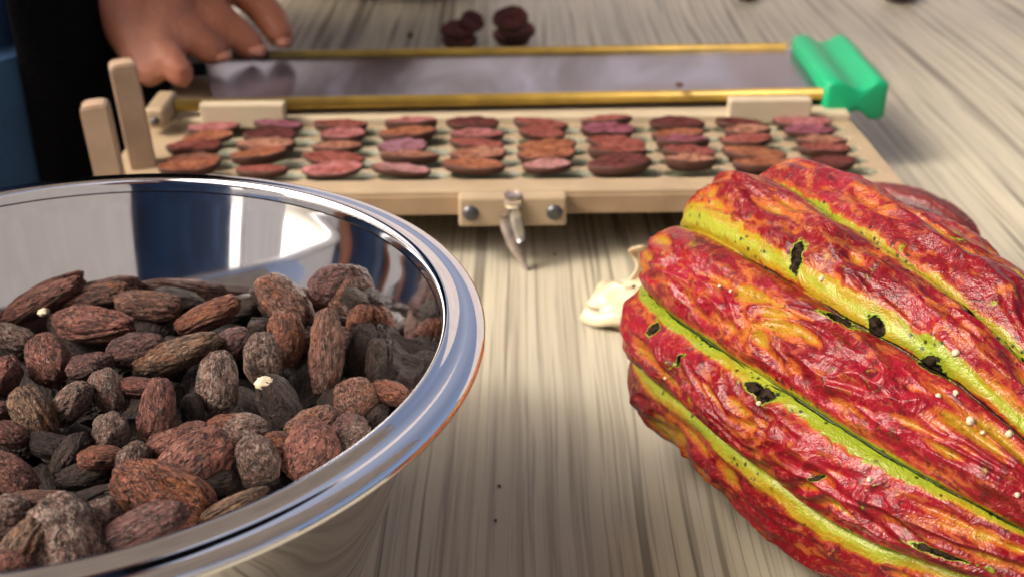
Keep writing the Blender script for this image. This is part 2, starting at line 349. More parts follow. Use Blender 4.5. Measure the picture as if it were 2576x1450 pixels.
# photo position x, y, half length, half width, angle, kind, label, (tilt away)
B = [
 (102,754,115,33,27,'rosy','long smooth reddish bean slanting up against the far left bowl wall'),
 (234,750,94,31,12,'brown','slim brown bean resting against the far wall, right of the long slanting one'),
 (234,816,108,46,-3,'rosy','plump rosy oval bean lying level with a lengthwise crease, white speck at its upper left'),
 (377,768,84,36,-6,'brown','dusky brown bean lying level, right of the plump creased one'),
 (452,748,66,25,-12,'olive','dark olive bean peeping out against the bright middle of the bowl wall'),  # bean added where the wall mirrors one
 (525,795,92,35,24,'orange','bean with a glossy burnt orange patch on its upper half, near the far wall'),
 (30,850,64,32,-15,'grey','grey wrinkled bean at the left photo edge, below the long slanting one'),
 (120,905,68,52,-72,'rosy','upright rosy bean with a greyish crown, below the plump creased bean'),
 (228,920,60,33,14,'purple','small purplish brown bean half in shadow, right of the rosy upright bean'),
 (345,880,72,42,12,'purple','purple grey bean tucked behind the left end of the rough golden tan bean'),
 (446,890,110,38,20,'tan','long rough golden tan bean with cracked flaking skin'),
 (10,942,50,40,50,'rosy','bright pink red bean cut off by the left photo edge'),
 (721,752,82,46,-46,'brown','big bean with an orange scar on its tip, leaning left against the far wall'),
 (783,735,88,31,-42,'olive','dark bean in shadow directly behind the big orange tipped one'),
 (719,853,70,44,97,'orange','upright reddish purple bean with a pale flake on top'),
 (822,885,108,42,88,'brown','tallest upright bean, mottled orange and grey, beside the dark right wall'),
 (661,905,70,46,97,'grey','upright greenish grey bean with a tan patch, left of the pale flaked one'),
 (655,828,30,30,0,'olive','tiny dark bean end just behind the greenish grey upright bean'),
 (588,864,48,38,30,'purple','short purple bean at the right tip of the golden tan bean'),
 (620,765,62,33,15,'olive','shadowed dark bean between the orange patched and the orange tipped ones'),
 (548,962,79,50,92,'grey','upright egg shaped bean with purple and white speckles in the middle of the pile'),
 (485,1030,42,29,95,'olive','small dark bean end standing like a mushroom, left of centre gap'),
 (703,1015,77,46,-58,'olive','leaning dark olive bean with a cream nub on its top'),
 (897,1003,55,52,-60,'brown','blunt bean, half slate and half russet, near the right inner wall'),
 (980,988,52,30,-10,'orange','dim orange brown bean wedged between right wall and rim'),
 (585,1068,66,29,3,'orange','flat orange tan bean behind the pale grey round one'),
 (625,1083,60,40,-15,'grey','pale grey round bean, whitest of the pile'),
 (785,1070,72,42,30,'brown','brown bean sloping up to the right behind the speckled dome by the rim'),
 (878,1077,45,36,0,'purple','dark maroon bean just below the half slate half russet one'),
 (893,1094,40,30,40,'grey','grey bean end touching the right part of the rim'),
 (946,1042,34,24,50,'olive','little black crumpled bean end against the right rim'),
 (643,1155,62,56,105,'grey','round white and maroon speckled bean standing near the rim'),
 (778,1135,78,66,60,'rosy','large speckled rosy dome with greyish top hard against the rim'),
 (700,1122,42,36,0,'orange','plain orange bean squeezed between the round speckled one and the speckled dome'),
 (490,1082,40,24,0,'rosy','small rosy bean top behind the large brown oval'),
 (440,1118,76,42,20,'rosy','pinkish bean lying behind and left of the largest slanting brown oval'),
 (482,1172,118,70,38,'rosy','largest slanting brown oval with fine black wrinkles'),
 (410,1248,130,80,-28,'orange','big russet arched bean with a ridge line over its back, near the rim'),
 (352,1335,140,54,28,'purple','dark purple bean with lengthwise grey grooves lying along the front rim'),
 (163,1358,112,92,-62,'grey','biggest bean of all, grey white and crusted, at the front'),
 (22,1302,62,56,0,'grey','crusted grey tan bean at the left photo edge in front'),
 (103,1257,74,25,-5,'brown','thin brown bean lying flat behind the crusted grey tan one'),
 (235,1247,80,23,18,'olive','narrow dark bean sloping up behind the biggest crusted bean'),
 (258,1300,46,46,0,'grey','small grey bean squeezed between the biggest crusted bean and the russet arched one'),
 (52,1385,100,50,52,'tan','tan brown bean leaning left of the biggest crusted bean'),
 (18,1428,62,42,0,'rosy','reddish bean in the lower left photo corner'),
 (32,1197,70,42,-45,'rosy','red sided bean sloping down from the left photo edge'),
 (88,1047,84,46,-62,'tan','greyish yellow bean leaning to the right, below the rosy upright one'),
 (175,1017,70,39,45,'grey','grey bean with a purple side, sloping up to the right'),
 (275,987,62,40,-62,'grey','grey brown bean sloping down right, touching the grey purple one'),
 (345,975,62,26,-4,'rosy','smooth pink bean lying level behind the upright rosy brown one'),
 (398,1035,84,45,92,'rosy','upright rosy brown bean with an orange crown in the left middle'),
 (280,1084,48,41,98,'grey','short upright bean streaked white and dark, above the smooth orange red bean'),
 (182,1147,62,39,62,'olive','slate coloured bean end rising from a dark gap'),
 (255,1152,56,31,0,'orange','small smooth orange red bean lying level in the left half'),
 (336,1157,46,39,70,'grey','spotted grey bean at the right end of the smooth orange red bean'),
 (27,1094,46,29,-28,'rosy','pink brown bean sloping down right at the left photo edge'),
 (-2,1037,34,28,0,'purple','dark purple bean end at the left photo edge'),
 (590,1268,86,24,26,'tan','tan edged bean running parallel to the front rim'),
 (940,880,78,40,80,'olive','very dark bean standing in the shade against the right inner wall'),  # this and the next are added where the wall mirrors dark beans
 (1000,900,60,34,100,'olive','very dark bean in the deepest shade beside the right rim'),
 (215,1195,70,34,10,'olive','black looking bean under the smooth orange red bean'),
 (130,1120,66,30,-12,'olive','dim greenish bean in the gap below the greyish yellow one'),
 (540,1210,60,34,10,'olive','dim bean in the gap between the brown oval and the tan edged one'),
 (880,694,58,44,20,'purple','fuzzy looking dark plum bean heaped highest against the right far wall'),  # from here on, beans added in place of reflections in the wall
 (930,712,36,31,80,'brown','round bean end in the heap against the right far wall, middle of its top row'),
 (992,722,38,27,-30,'olive','dark bean end at the right of the heap against the far wall'),
 (868,748,46,43,-60,'brown','blunt dusty brown bean at the lower left of the heap against the right far wall'),
 (950,752,32,31,90,'grey','small round grey brown bean in the middle of the heap against the right wall'),
 (985,772,40,30,60,'orange','small russet bean low in the heap against the right wall'),
 (940,820,96,40,4,'purple','long dark bean lying level in the shade under the heap at the right wall'),
]
def pile_z(py): return .060 + .010*(py-740)/650
for i, (px,py,hl,hw,ang,kind,lab) in enumerate(B):
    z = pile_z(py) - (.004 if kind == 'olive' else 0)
    if 'heap' in lab and px > 850: z = .071-.004*(py-694)/60 if py < 800 else .058
    c = at(px,py,z)
    # keep inside the wall
    k = depth(c)/FPX
    a = R_(ang); L = CR*math.cos(a)+CU*math.sin(a); Wd = -CR*math.sin(a)+CU*math.cos(a)
    tl = random.uniform(-.25,.25); L = (L+CF*tl).normalized(); D = L.cross(Wd).normalized(); Wd = D.cross(L)
    hd = max(.0045, min(hw,hl)*k*.85)
    lim = .0755+(z-.054)*.33+.003
    for _ in range(8):
        v = Vector((c.x-BX, c.y-BY)); need = math.hypot(hl*k*abs(L.x), hl*k*abs(L.y))*.8*abs(v.normalized().dot(Vector((L.x,L.y)).normalized())) + hd*.7
        if v.length+need > lim:
            c = c - ray(px,py).normalized()*0 ; n_ = v.normalized()*(v.length+need-lim); c = Vector((c.x-n_.x*.3, c.y-n_.y*.3, c.z))
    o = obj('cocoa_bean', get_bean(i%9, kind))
    Rm = Matrix((L,Wd,D)).transposed().to_4x4()
    sp = random.choice((0,math.pi/2,math.pi,-math.pi/2)) if abs(hd-hw*k)<.003 else 0
    o.matrix_world = Matrix.Translation(c) @ Rm @ Matrix.Diagonal((hl*k*1.05, hw*k*1.07, hd*1.07, 1)) @ Matrix.Rotation(sp,4,'X')
    props(o, lab, 'cocoa bean', 'cocoa beans in the steel bowl')
# under layer, gap shade put into its dark colour
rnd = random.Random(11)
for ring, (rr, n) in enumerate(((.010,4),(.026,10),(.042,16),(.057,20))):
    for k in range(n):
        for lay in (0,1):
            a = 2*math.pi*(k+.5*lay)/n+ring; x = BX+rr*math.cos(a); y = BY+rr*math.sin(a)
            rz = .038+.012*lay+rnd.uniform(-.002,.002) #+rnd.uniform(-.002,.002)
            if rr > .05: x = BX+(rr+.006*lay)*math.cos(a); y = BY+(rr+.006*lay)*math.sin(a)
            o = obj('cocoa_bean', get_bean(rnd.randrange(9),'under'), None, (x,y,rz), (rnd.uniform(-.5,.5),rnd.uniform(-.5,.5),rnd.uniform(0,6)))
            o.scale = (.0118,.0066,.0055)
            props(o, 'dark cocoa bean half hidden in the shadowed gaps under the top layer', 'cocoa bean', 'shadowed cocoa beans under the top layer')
# small bright bits on beans
def pebble(name, seed, r, mat, loc, sq=(1,1,.7), n=20):
    U,W = np.meshgrid(np.linspace(0,2*np.pi,n,endpoint=False), np.linspace(0,np.pi,n//2+2), indexing='ij')
    P = np.stack([np.sin(W)*np.cos(U),np.sin(W)*np.sin(U),np.cos(W)],-1); P = P*(1+.35*fbm(P*1.7+seed*5.1,2))[...,None]*np.array(sq)*r
    return obj(name, mesh(name,P.reshape(-1,3),gridfaces(n,n//2+2,wrapu=True),mat), None, loc)
p = at(110,785,.060); props(pebble('husk_flake',1,.0016,M['woodc'],p), 'tiny white flake beside the long reddish bean at the left', 'flake')
p = at(664,962,.066); props(pebble('husk_flake',2,.0022,M['woodc'],p), 'cream nub stuck on the tip of the leaning dark olive bean', 'flake')

# ------------------------------------------------------------------ cacao pods
def solve_s_theta(px, py, C0, a, up, r, Rad):
    d = ray(px,py); best = None
    for i in range(1600):
        t = .15+i*.00025; X = Vector((0,0,CAM_H))+d*t-C0; s = X.dot(a); q = (X-a*s).length
        if q < Rad(s): return s, math.degrees(math.atan2(X.dot(r), X.dot(up)))
    return None
def mat_pod(name, dark=False):
    b = NB(name)
    def A(n): 
        nd = b.n('Attribute'); nd.attribute_name = n; return nd
    uv = A('pcoord').outputs['Vector']; gd = A('gd').outputs['Fac']; gn = A('gn').outputs['Fac']; sc = A('scar').outputs['Fac']; hh = A('hgt').outputs['Fac']
    def sv(v):
        m = b.n('VectorMath', operation='MULTIPLY'); b.l(uv, m.inputs[0]); m.inputs[1].default_value = v; return m.outputs[0]
    def absr(x, w0, w1): return b.ramp(b.math('ABSOLUTE', b.math('SUBTRACT', x, .5)), w0, w1)
    obc = b.coord('Object')
    n1 = b.noise(sv((22,60,60)), 1, 5, .6, .8)      # streaks along the pod
    n2 = b.noise(obc, 60, 4, .6, .4); n3 = b.noise(obc, 420, 3, .6); n4 = b.noise(obc, 23, 2)
    n5 = b.noise(obc, 150, 4, .7, .8)
    red, crim, dk = (.145,.001,.005), (.22,.003,.013), (.045,.001,.003)
    ora, yel, grn = (.33,.075,.009), (.28,.20,.009), (.17,.235,.010)
    if dark: red, crim, dk, ora, yel, grn = (.16,.018,.016), (.14,.03,.025), (.035,.008,.01), (.12,.035,.02), (.10,.03,.03), (.05,.025,.03)
    hn = b.math('ADD', hh, b.math('MULTIPLY', b.math('SUBTRACT', n1, .5), 1.5))
    hn = b.math('ADD', hn, b.math('MULTIPLY', b.math('SUBTRACT', n5, .5), .8))
    n6 = b.noise(obc, 520, 3, .65, .6); n7 = b.noise(sv((150,420,420)), 1, 3, .6, .6)
    k = b.mix(b.ramp(n4,.40,.62), red, crim)
    k = b.mix(b.math('MULTIPLY', b.ramp(n5,.52,.64), .7), k, dk)
    k = b.mix(b.math('MULTIPLY', b.ramp(hn, .30, .10), .9), k, ora)
    k = b.mix(b.math('MULTIPLY', b.ramp(hn, .08, -.12), .7), k, yel)
    k = b.mix(b.math('MULTIPLY', b.ramp(b.math('ADD', n2, b.math('MULTIPLY', n5, .5)), .84, .94), .75), k, ora)
    mot = b.math('ADD', b.math('MULTIPLY', n7, .6), b.math('MULTIPLY', n2, .5))
    k = b.mix(b.math('MULTIPLY', b.ramp(mot, .57, .66), .60), k, (.34,.10,.016) if not dark else (.12,.05,.05))
    k = b.mix(b.math('MULTIPLY', b.ramp(n6, .55, .66), .55), k, dk)
    k = b.mix(b.math('MULTIPLY', b.ramp(n6, .44, .34), .45), k, (.38,.09,.055) if not dark else (.1,.05,.06))
    # groove green
    wob = b.math('ADD', gn, b.math('MULTIPLY', b.math('SUBTRACT', n2, .5), 1.9))
    wob = b.math('ADD', wob, b.math('MULTIPLY', b.math('SUBTRACT', n5, .5), 1.5))
    k = b.mix(b.math('MULTIPLY', b.ramp(wob, 1.5, 1.0), .6), k, ora)
    k = b.mix(b.math('MULTIPLY', b.ramp(wob, 1.1, .85), .9), k, b.mix(b.ramp(n4,.4,.6), yel, grn))
    k = b.mix(b.math('MULTIPLY', b.ramp(wob, .55, .1), .6), k, grn if dark else (.24,.32,.03))
    # little black specks, mostly near the grooves
    vs = b.voro(obc, 430); sel = b.ramp(b.noise(obc, 90, 2), .44, .53)
    sp = b.math('MULTIPLY', b.math('MULTIPLY', b.ramp(vs, .30, .16), sel), b.ramp(wob, 2.6, 1.0))
    k = b.mix(b.math('MULTIPLY', sp, .9), k, (.006,.010,.004))
    # crack line in the groove bottoms
    cr = b.ramp(b.math('ABSOLUTE', b.math('ADD', gd, b.math('MULTIPLY', b.math('SUBTRACT', b.noise(obc,90,2), .5), 1.6))), .42, .16)
    crm = b.math('MULTIPLY', cr, b.ramp(b.noise(obc, 30, 1), .38, .50))
    if not dark: k = b.mix(b.math('MULTIPLY', crm, .85), k, (.008,.012,.005))
    # scars
    scn = b.math('ADD', sc, b.math('ADD', b.math('MULTIPLY', b.math('SUBTRACT', n5, .5), 1.5), b.math('MULTIPLY', b.math('SUBTRACT', n3, .5), .8)))
    k = b.mix(b.ramp(scn, .28, .42), k, grn if not dark else k)
    sm = b.ramp(scn, .46, .54)
    k = b.mix(sm, k, b.mix(b.ramp(n3,.4,.6), (.003,.003,.002), (.030,.020,.014)))
    # white dots
    vd = b.n('TexVoronoi'); b.l(obc, vd.inputs['Vector']); vd.inputs['Scale'].default_value = 62
    wd = b.math('MULTIPLY', b.ramp(vd.outputs['Distance'], .085, .055), b.math('GREATER_THAN', b.n('SeparateColor').outputs[0], 2.0))
    sepc = b.n('SeparateColor'); b.l(vd.outputs['Color'], sepc.inputs[0])
    wd = b.math('MULTIPLY', b.ramp(vd.outputs['Distance'], .085, .055), b.math('GREATER_THAN', sepc.outputs[0], .80))
    if not dark: k = b.mix(wd, k, (.75,.75,.70))
    b.set(Base_Color=k, Roughness=b.math('ADD', b.math('MULTIPLY', sm, .4), b.math('MULTIPLY_ADD', n5, .34, .14)))
    b.l(b.math('MULTIPLY', b.math('SUBTRACT', 1.0, sm), .36), b.b.inputs['Specular IOR Level'])
    b.b.inputs['Coat Roughness'].default_value = .15
    h = b.math('ADD', b.math('MULTIPLY', n5, 1.0), b.math('ADD', b.math('MULTIPLY', n3, .2), b.math('MULTIPLY', n6, .35)))
    h = b.math('SUBTRACT', h, b.math('MULTIPLY', crm, 1.2)); h = b.math('SUBTRACT', h, b.math('MULTIPLY', sm, .9))
    b.bump(h, .0010, .9)
    return b.m
M['pod'] = mat_pod('ripe_pod_skin'); M['poddark'] = mat_pod('dark_pod_skin', True)

def pod_mesh(name, s0, s1, ns, nt, Rf, groove, gwid, mat, amp, scars=(), seed=0, wart=1.0, sc=1.0, gshift=None):
    s = np.linspace(0,1,ns); s = s0+(s1-s0)*(s-.0*np.sin(2*np.pi*s))
    # denser rows towards the blunt ends
    u = np.linspace(0,1,ns); s = s0+(s1-s0)*(u-.10*np.sin(2*np.pi*u)/ (2*np.pi)*2)
    th = np.linspace(-180,180,nt,endpoint=False)
    S,T = np.meshgrid(s,th,indexing='ij')
    G = np.stack([np.interp(s, g[0], g[1]) for g in groove],-1)      # ns x ngroove, degrees
    GW = np.array(gwid)
    diff = (T[...,None]-G[:,None,:]+180)%360-180
    j = np.argmin(np.abs(diff),-1); gd = np.take_along_axis(diff, j[...,None], -1)[...,0]
    if GW.ndim == 1: gw = GW[j]
    else: gw = np.take_along_axis(np.stack([np.interp(s, S_, g) for g in gwid],-1)[:,None,:].repeat(nt,1), j[...,None], -1)[...,0]
    gsh = np.array(gshift)[j] if gshift is not None else 0*gd
    ab = np.sort(np.abs(diff),-1); half = (ab[...,0]+ab[...,1])/2; ph = np.clip(ab[...,0]/half,0,1)
    R = Rf(S)
    tr = np.radians(T)
    Q = np.stack([S/ .05, np.cos(tr), np.sin(tr)],-1)
    lobe = (ph**.55-.62)*(1+.55*np.exp(-((S/sc+.012)/.014)**2))
    # double ridge: a soft furrow along the middle of each lobe
    lobe = lobe - .22*np.exp(-((ph-1)/.16)**2)*(.6+.8*noise(Q*[.6,2,2]+seed+5))
    # swellings and creases stretched along the pod
    wr = fbm(Q*[1.6,5.2,5.2]+seed,3); rid = 1-np.abs(noise(Q*[1.3,5.5,5.5]+seed+40))*2.2; rid2 = 1-np.abs(noise(Q*[2.8,9.5,9.5]+seed+70))*2.2
    wm = np.clip(ph*1.6,0,1)
    swirl = noise(Q*[1.5,2.2,2.2]+seed+11)*.9
    Q2 = Q+np.stack([swirl*0,swirl*.35,-swirl*.35],-1)
    rid3 = 1-np.abs(noise(Q2*[1.8,7.5,7.5]+seed+120))*2.4
    w_ = (.0013*wr + .0013*(rid-.5) + .0009*(rid2-.5) + .0013*(rid3-.5) + .0014*noise(Q*[2.2,3,3]+seed+90))*wm*wart*.95
    w_ = w_ - .0007*np.exp(-(gd/1.0)**2)
    scar = np.zeros_like(S)
    for (ss,tt,rs,rt,an) in scars:
        ds = (S-ss); dt = np.radians((T-tt+180)%360-180)*.05
        c_,s_ = math.cos(an), math.sin(an); e = ((ds*c_+dt*s_)/rs)**2+((-ds*s_+dt*c_)/rt)**2
        scar = np.maximum(scar, np.exp(-e*.7))
    fade = np.clip(R/ (.02*sc),0,1)
    RR = R + (amp*lobe + w_*sc)*fade - .0006*scar*sc
    X = S; Y = RR*np.cos(tr); Z = RR*np.sin(tr)
    # local: x along axis, y "up" (theta 0), z "r"
    V = np.stack([X,Y,Z],-1).reshape(-1,3)
    F = [(a,d,c,b_) for a,b_,c,d in gridfaces(ns, nt, wrapv=True)]
    me = mesh(name, V, F, mat)
    def at_(n, arr, typ='FLOAT', key='value'):
        x = me.attributes.new(n, typ, 'POINT'); x.data.foreach_set(key, np.ascontiguousarray(arr, dtype=np.float32).ravel())
    at_('gd', gd); at_('gn', np.abs(gd-gsh)/gw); at_('scar', scar); at_('hgt', .5+(w_/.003))
    at_('pcoord', np.stack([S, np.cos(tr)*.05, np.sin(tr)*.05],-1), 'FLOAT_VECTOR', 'vector')
    return me
def frame(az, tilt=0):
    a = Vector((math.sin(az)*math.cos(tilt), -math.cos(az)*math.cos(tilt), math.sin(tilt)))
    up = (Vector((0,0,1))-a*a.z).normalized(); r = up.cross(a); return a, up, r
C0 = Vector((.0812,.318,.0468)); a_, up_, r_ = frame(R_(23.54), R_(1.76))
def RP(s, R0=.0482):
    s = np.asarray(s,float)
    far = np.clip(1-np.clip((.014-s)/.050,0,1)**3.6,0,1)**.5
    near = 1.0*np.clip(1-np.clip((s-.0368)/.10,0,1)**1.876,0,1)**.6
    return R0*far*near
def RPs(s): return float(RP(s))
S_ = [-.034,0,.03,.06,.075,.09,.105,.14]
groove = [(S_,[0,-2,-7,-7,-6,-5,-6,-6]), (S_,[-41,-39,-38,-37,-34,-31,-30,-29]), (S_,[-73,-72,-70,-68,-68,-68,-67,-66]), (S_,[-104,-102,-98,-99,-104,-105,-104,-103])]
for t in (30,66,102,138,174,-138): groove.append((S_,[t+3,t,t-2,t-3,t-3,t-3,t-3,t-3]))
gw = [[2.8,2.6,2.9,3.1,2.8,3.0,2.6,2.4],[4.8,5.2,2.2,4.0,3.0,2.5,2.2,1.7],[1.9,2.2,2.5,2.6,3.6,3.4,2.4,1.0],[2.8,3.3,3.8,3.8,4.0,3.6,3.2,2.5]]+[[5]*8]*6
gs = [-1.5,3.5,-.6,-1.0]+[0]*6
scars = []
for (px,py,rs,rt,an) in ((2008,650,.0020,.0036,.3),(2103,792,.0042,.0013,.15),(2196,800,.0024,.0022,0),(2335,905,.0040,.0016,.2),(1900,985,.0042,.0016,.1),
                         (2385,1385,.0050,.0009,.0),(1900,800,.0,.0,0),(2060,1200,.0022,.0006,.8),(1640,825,.0018,.0014,0),(1720,900,.0022,.0010,1.2),(2450,775,.002,.002,0),(2560,870,.002,.002,0)):
    if rs == 0: continue
    q = solve_s_theta(px,py,C0,a_,up_,r_,RPs)
    if q: scars.append((q[0],q[1],rs,rt,an))
pm = pod_mesh('pod_skin', -.0325, .1365, 460, 900, RP, groove, gw, M['pod'], .0066, scars, 3.0, 1.0, 1.0, gs)
pod = obj('cacao_pod', pm)
pod.matrix_world = Matrix.Translation(C0) @ Matrix((a_,up_,r_)).transposed().to_4x4()
props(pod, 'large ripe crimson cacao pod with yellow green grooves and black scars in the foreground', 'cacao pod')

inv = pod.matrix_world.inverted()
for q,(px,py,rr0) in enumerate(((2402,885,.0013),(2440,1057,.0014),(2484,1083,.0008),(2545,1080,.0012),(2369,981,.0010),(2415,970,.0010),(2058,690,.0011),(1808,720,.0009),(1835,730,.0008),(1665,954,.0008),(1898,1010,.0010),(2185,1205,.0009),(2560,1240,.0009))):
    rr = rr0*.68; qq = solve_s_theta(px,py,C0,a_,up_,r_,lambda s: RPs(s)+.0015)
    if not qq: continue
    th_ = math.radians(qq[1]); dirv = Vector((0, math.cos(th_), math.sin(th_)))
    i0 = min(range(0,len(pm.vertices),7), key=lambda i: (pm.vertices[i].co-(Vector((qq[0],0,0))+dirv*(RPs(qq[0])+.0015))).length)
    b_ = pebble('white_bead',40+q,rr,M['woodc'],(0,0,0),(1,1,1),12); b_.parent = pod; b_.location = pm.vertices[i0].co
def small_pod(name, loc, az, L, R0, seed, lab, tilt=0):
    a,u,r = frame(az, tilt)
    Rf = lambda s: R0*np.clip(1-np.abs(np.asarray(s)/(L*.5))**2.4,0,1)**.6
    gs = [([-L,L],[t,t+3]) for t in range(-170,190,36)]
    me = pod_mesh(name, -L*.5, L*.5, 150, 260, Rf, gs, [5]*len(gs), M['poddark'], R0*.11, (), seed, 1.1, R0/.05)
    o = obj(name, me); o.matrix_world = Matrix.Translation(loc) @ Matrix((a,u,r)).transposed().to_4x4()
    props(o, lab, 'cacao pod'); return o
small_pod('cacao_pod', Vector((.1615,.456,.0165)), R_(48), .070, .0175, 9, 'small dark purple red pod lying behind the big crimson pod')
small_pod('cacao_pod', Vector((-.118,.965,.040)), R_(88), .23, .042, 21, 'blackish maroon pod at the top edge of the photo, farthest on the table')

# ------------------------------------------------------------------ bean cutter
CUT = empty('bean_cutter', (0,.4665,0), R_(1.6), label='pale wooden bean cutting tray with rows of oval pockets and upright posts', cat='bean cutter')
def cpart(name, V, F, mat, parent=CUT, smooth=False, loc=(0,0,0), mi=None): return obj(name, mesh(name,V,F,mat,smooth,mi), parent, loc)
# local coordinates: y 0 = front edge, z above table
XL, XR = -.176, .168
V,F = rbox(XL,XR,.0,.150,.020,.0262,.0012); cpart('base_board',V,F,M['wood'])
# front ledge and its darker front edge
V,F = rbox(XL,XR,-.0008,.0125,.0205,.0300,.0012); cpart('front_rail',V,F,M['wood'])
V,F = rbox(XL+.0005,XR-.0005,-.0022,-.0010,.0195,.0280,.0005); cpart('front_edge_strip',V,F,M['woode'])
# pocket plate as a carved sheet
HX = [-.1385+.03125*i for i in range(10)]; HY = [.0195+.0141*j for j in range(5)]
nx, ny = 420, 100; xs = np.linspace(XL,XR,nx); ys = np.linspace(.0127,.0865,ny)
X,Y = np.meshgrid(xs,ys,indexing='ij'); Z = np.full_like(X,.0290); dep = np.zeros_like(X)
for hx in HX:
    for hy in HY:
        e = np.sqrt(((X-hx-.0025)/.0160)**2+((Y-hy)/.0069)**2); dep = np.maximum(dep, np.clip((1.05-e)/.22,0,1))
Z = Z-.0026*(dep*dep*(3-2*dep)) + (.0004*noise(np.stack([X*40,Y*40,X*0],-1)))
Vt = np.stack([X,Y,Z],-1).reshape(-1,3); Fq = [(a,b,c,d) for a,b,c,d in gridfaces(nx,ny)]
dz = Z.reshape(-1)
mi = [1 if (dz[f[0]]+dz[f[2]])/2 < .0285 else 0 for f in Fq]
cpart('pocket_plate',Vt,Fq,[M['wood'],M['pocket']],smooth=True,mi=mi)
V,F = rbox(XL,XR,.0867,.101,.0264,.0325,.0010); cpart('rear_ledge',V,F,M['woodc'])
V,F = rbox(XL,.150,.1015,.168,.0264,.0300,.0010); cpart('rear_board',V,F,M['wood'])
for x0,x1 in ((-.146,-.106),(.1065,.1465)):
    V,F = rbox(x0,x1,.0800,.0868,.0296,.0420,.0010); cpart('guide_block',V,F,M['woodc'])
V,F = rbox(-.1700,-.1605,.072,.1005,.0327,.0430,.0022,3); cpart('corner_block',V,F,M['wood'])
V,F = lathe([(0,.0022),(.0012,.0021),(.0018,.0014),(.002,0)],16); o = cpart('screw',V,F,M['screw'],loc=(-.1652,.0718,.037)); o.rotation_euler = (R_(90),0,0)
# posts with rounded tops
def post(x, y, w, d, z0, z1, rot):
    import bmesh
    bm = bmesh.new(); n = 8; prof = [(-w/2,z0),(w/2,z0)]+[(w/2*math.copysign(abs(math.cos(t))**.45, math.cos(t)),z1-w*.22+w*.22*math.sin(t)**.8) for t in np.linspace(0.001,math.pi-.001,n)]
    vs = [bm.verts.new((px,-d/2,pz)) for px,pz in prof]; f = bm.faces.new(vs)
    ex = bmesh.ops.extrude_face_region(bm, geom=[f]); bmesh.ops.translate(bm, vec=(0,d,0), verts=[v for v in ex['geom'] if isinstance(v,bmesh.types.BMVert)])
    bmesh.ops.recalc_face_normals(bm, faces=bm.faces[:]); bmesh.ops.bevel(bm, geom=bm.edges[:], offset=.0008, segments=2, affect='EDGES')
    V = [tuple(v.co) for v in bm.verts]; F = [[v.index for v in f.verts] for f in bm.faces]; bm.free()
    o = cpart('post',V,F,M['woodp'],loc=(x,y,0)); o.rotation_euler = (0,R_(-3),rot); return o
post(-.1655,.003,.0112,.011,.010,.0690,R_(12)); post(-.1615,.036,.0112,.011,.0263,.0765,R_(20))
V,F = rbox(XL+.004,XR-.004,.050,.140,.0,.0198,.001); cpart('under_frame',V,F,M['apron'])  # black box added to darken the gap under the board
# latch block with screws and pin
V,F = rbox(-.0225,.0225,-.0100,-.0023,.0172,.0305,.0012); cpart('latch_block',V,F,M['wood'])
for x in (-.0175,.0175):
    V,F = lathe([(0,.0016),(.0016,.0015),(.0030,.0008),(.0034,0)],24); o = cpart('screw',V,F,M['screw'],smooth=True,loc=(x,-.0101,.0235)); o.rotation_euler = (R_(90),0,0)
V,F = tube([(0,-.0085,.0312),(0,-.0085,.0275)],.0036,20); cpart('latch_hole_ring',V,F,M['rust'],smooth=True)
V,F = tube([(.0002,-.0112,.0290),(.0004,-.0114,.0272)],[.0034,.0034],16); cpart('latch_collar',V,F,M['woodc'],smooth=True)
V,F = tube([(.0004,-.0116,.0272),(.0012,-.0125,.0215),(.0022,-.0132,.0160),(.0030,-.0138,.0125)],[.0026,.0027,.0030,.0022],16); cpart('latch_pin',V,F,M['zinc'],smooth=True)
V,F = tube([(-.0040,-.0122,.0235),(-.0030,-.0132,.0190),(.0000,-.0145,.0115),(.0036,-.0155,.0050),(.0056,-.0160,.0006)],[.0014,.0024,.0027,.0019,.0009],14); cpart('latch_lever',V,F,M['rust'],smooth=True)

# blade assembly, lying on the rear of the tray
BL = empty('cutter_blade', (-.005,.6035,0), R_(3.3), label='flat steel cutter blade with brass edges and green plastic handle lying on the tray', cat='cutter blade')
import bmesh
def extr(poly, z0, z1, mat, name, parent, bev=.0004, axis='z', seg=2, smooth=False):
    bm = bmesh.new()
    vs = [bm.verts.new((p[0],p[1],z0) if axis=='z' else (p[0],z0,p[1])) for p in poly]; f = bm.faces.new(vs)
    ex = bmesh.ops.extrude_face_region(bm, geom=[f]); mv = [v for v in ex['geom'] if isinstance(v,bmesh.types.BMVert)]
    bmesh.ops.translate(bm, vec=(0,0,z1-z0) if axis=='z' else (0,z1-z0,0), verts=mv); bmesh.ops.recalc_face_normals(bm, faces=bm.faces[:])
    if bev:
        es = [e for e in bm.edges if len(e.link_faces)==2 and e.calc_face_angle(0) > .6]
        bmesh.ops.bevel(bm, geom=es, offset=bev, segments=seg, affect='EDGES')
    V = [tuple(v.co) for v in bm.verts]; F = [[v.index for v in f.verts] for f in bm.faces]; bm.free()
    return obj(name, mesh(name,V,F,mat,smooth), parent)
extr([(-.142,-.038),(.166,-.038),(.166,.039),(-.160,.039)], .0375,.0385, M['blade'],'blade_sheet',BL,.0003)
V,F = tube([(-.160,-.0405,.0380),(.166,-.0405,.0380)],.0030,16); obj('brass_edge', mesh('brass_edge',V,F,M['brass']), BL)
V,F = tube([(-.125,.0410,.0385),(.160,.0410,.0385)],.0029,16); obj('brass_edge', mesh('brass_edge',V,F,M['brass']), BL)
V,F = tube([(-.168,.0410,.0385),(-.1255,.0410,.0385)],.0030,16); obj('end_sleeve', mesh('end_sleeve',V,F,M['zinc']), BL)
hw, hz0, hz1 = .0160, .0252, .0462
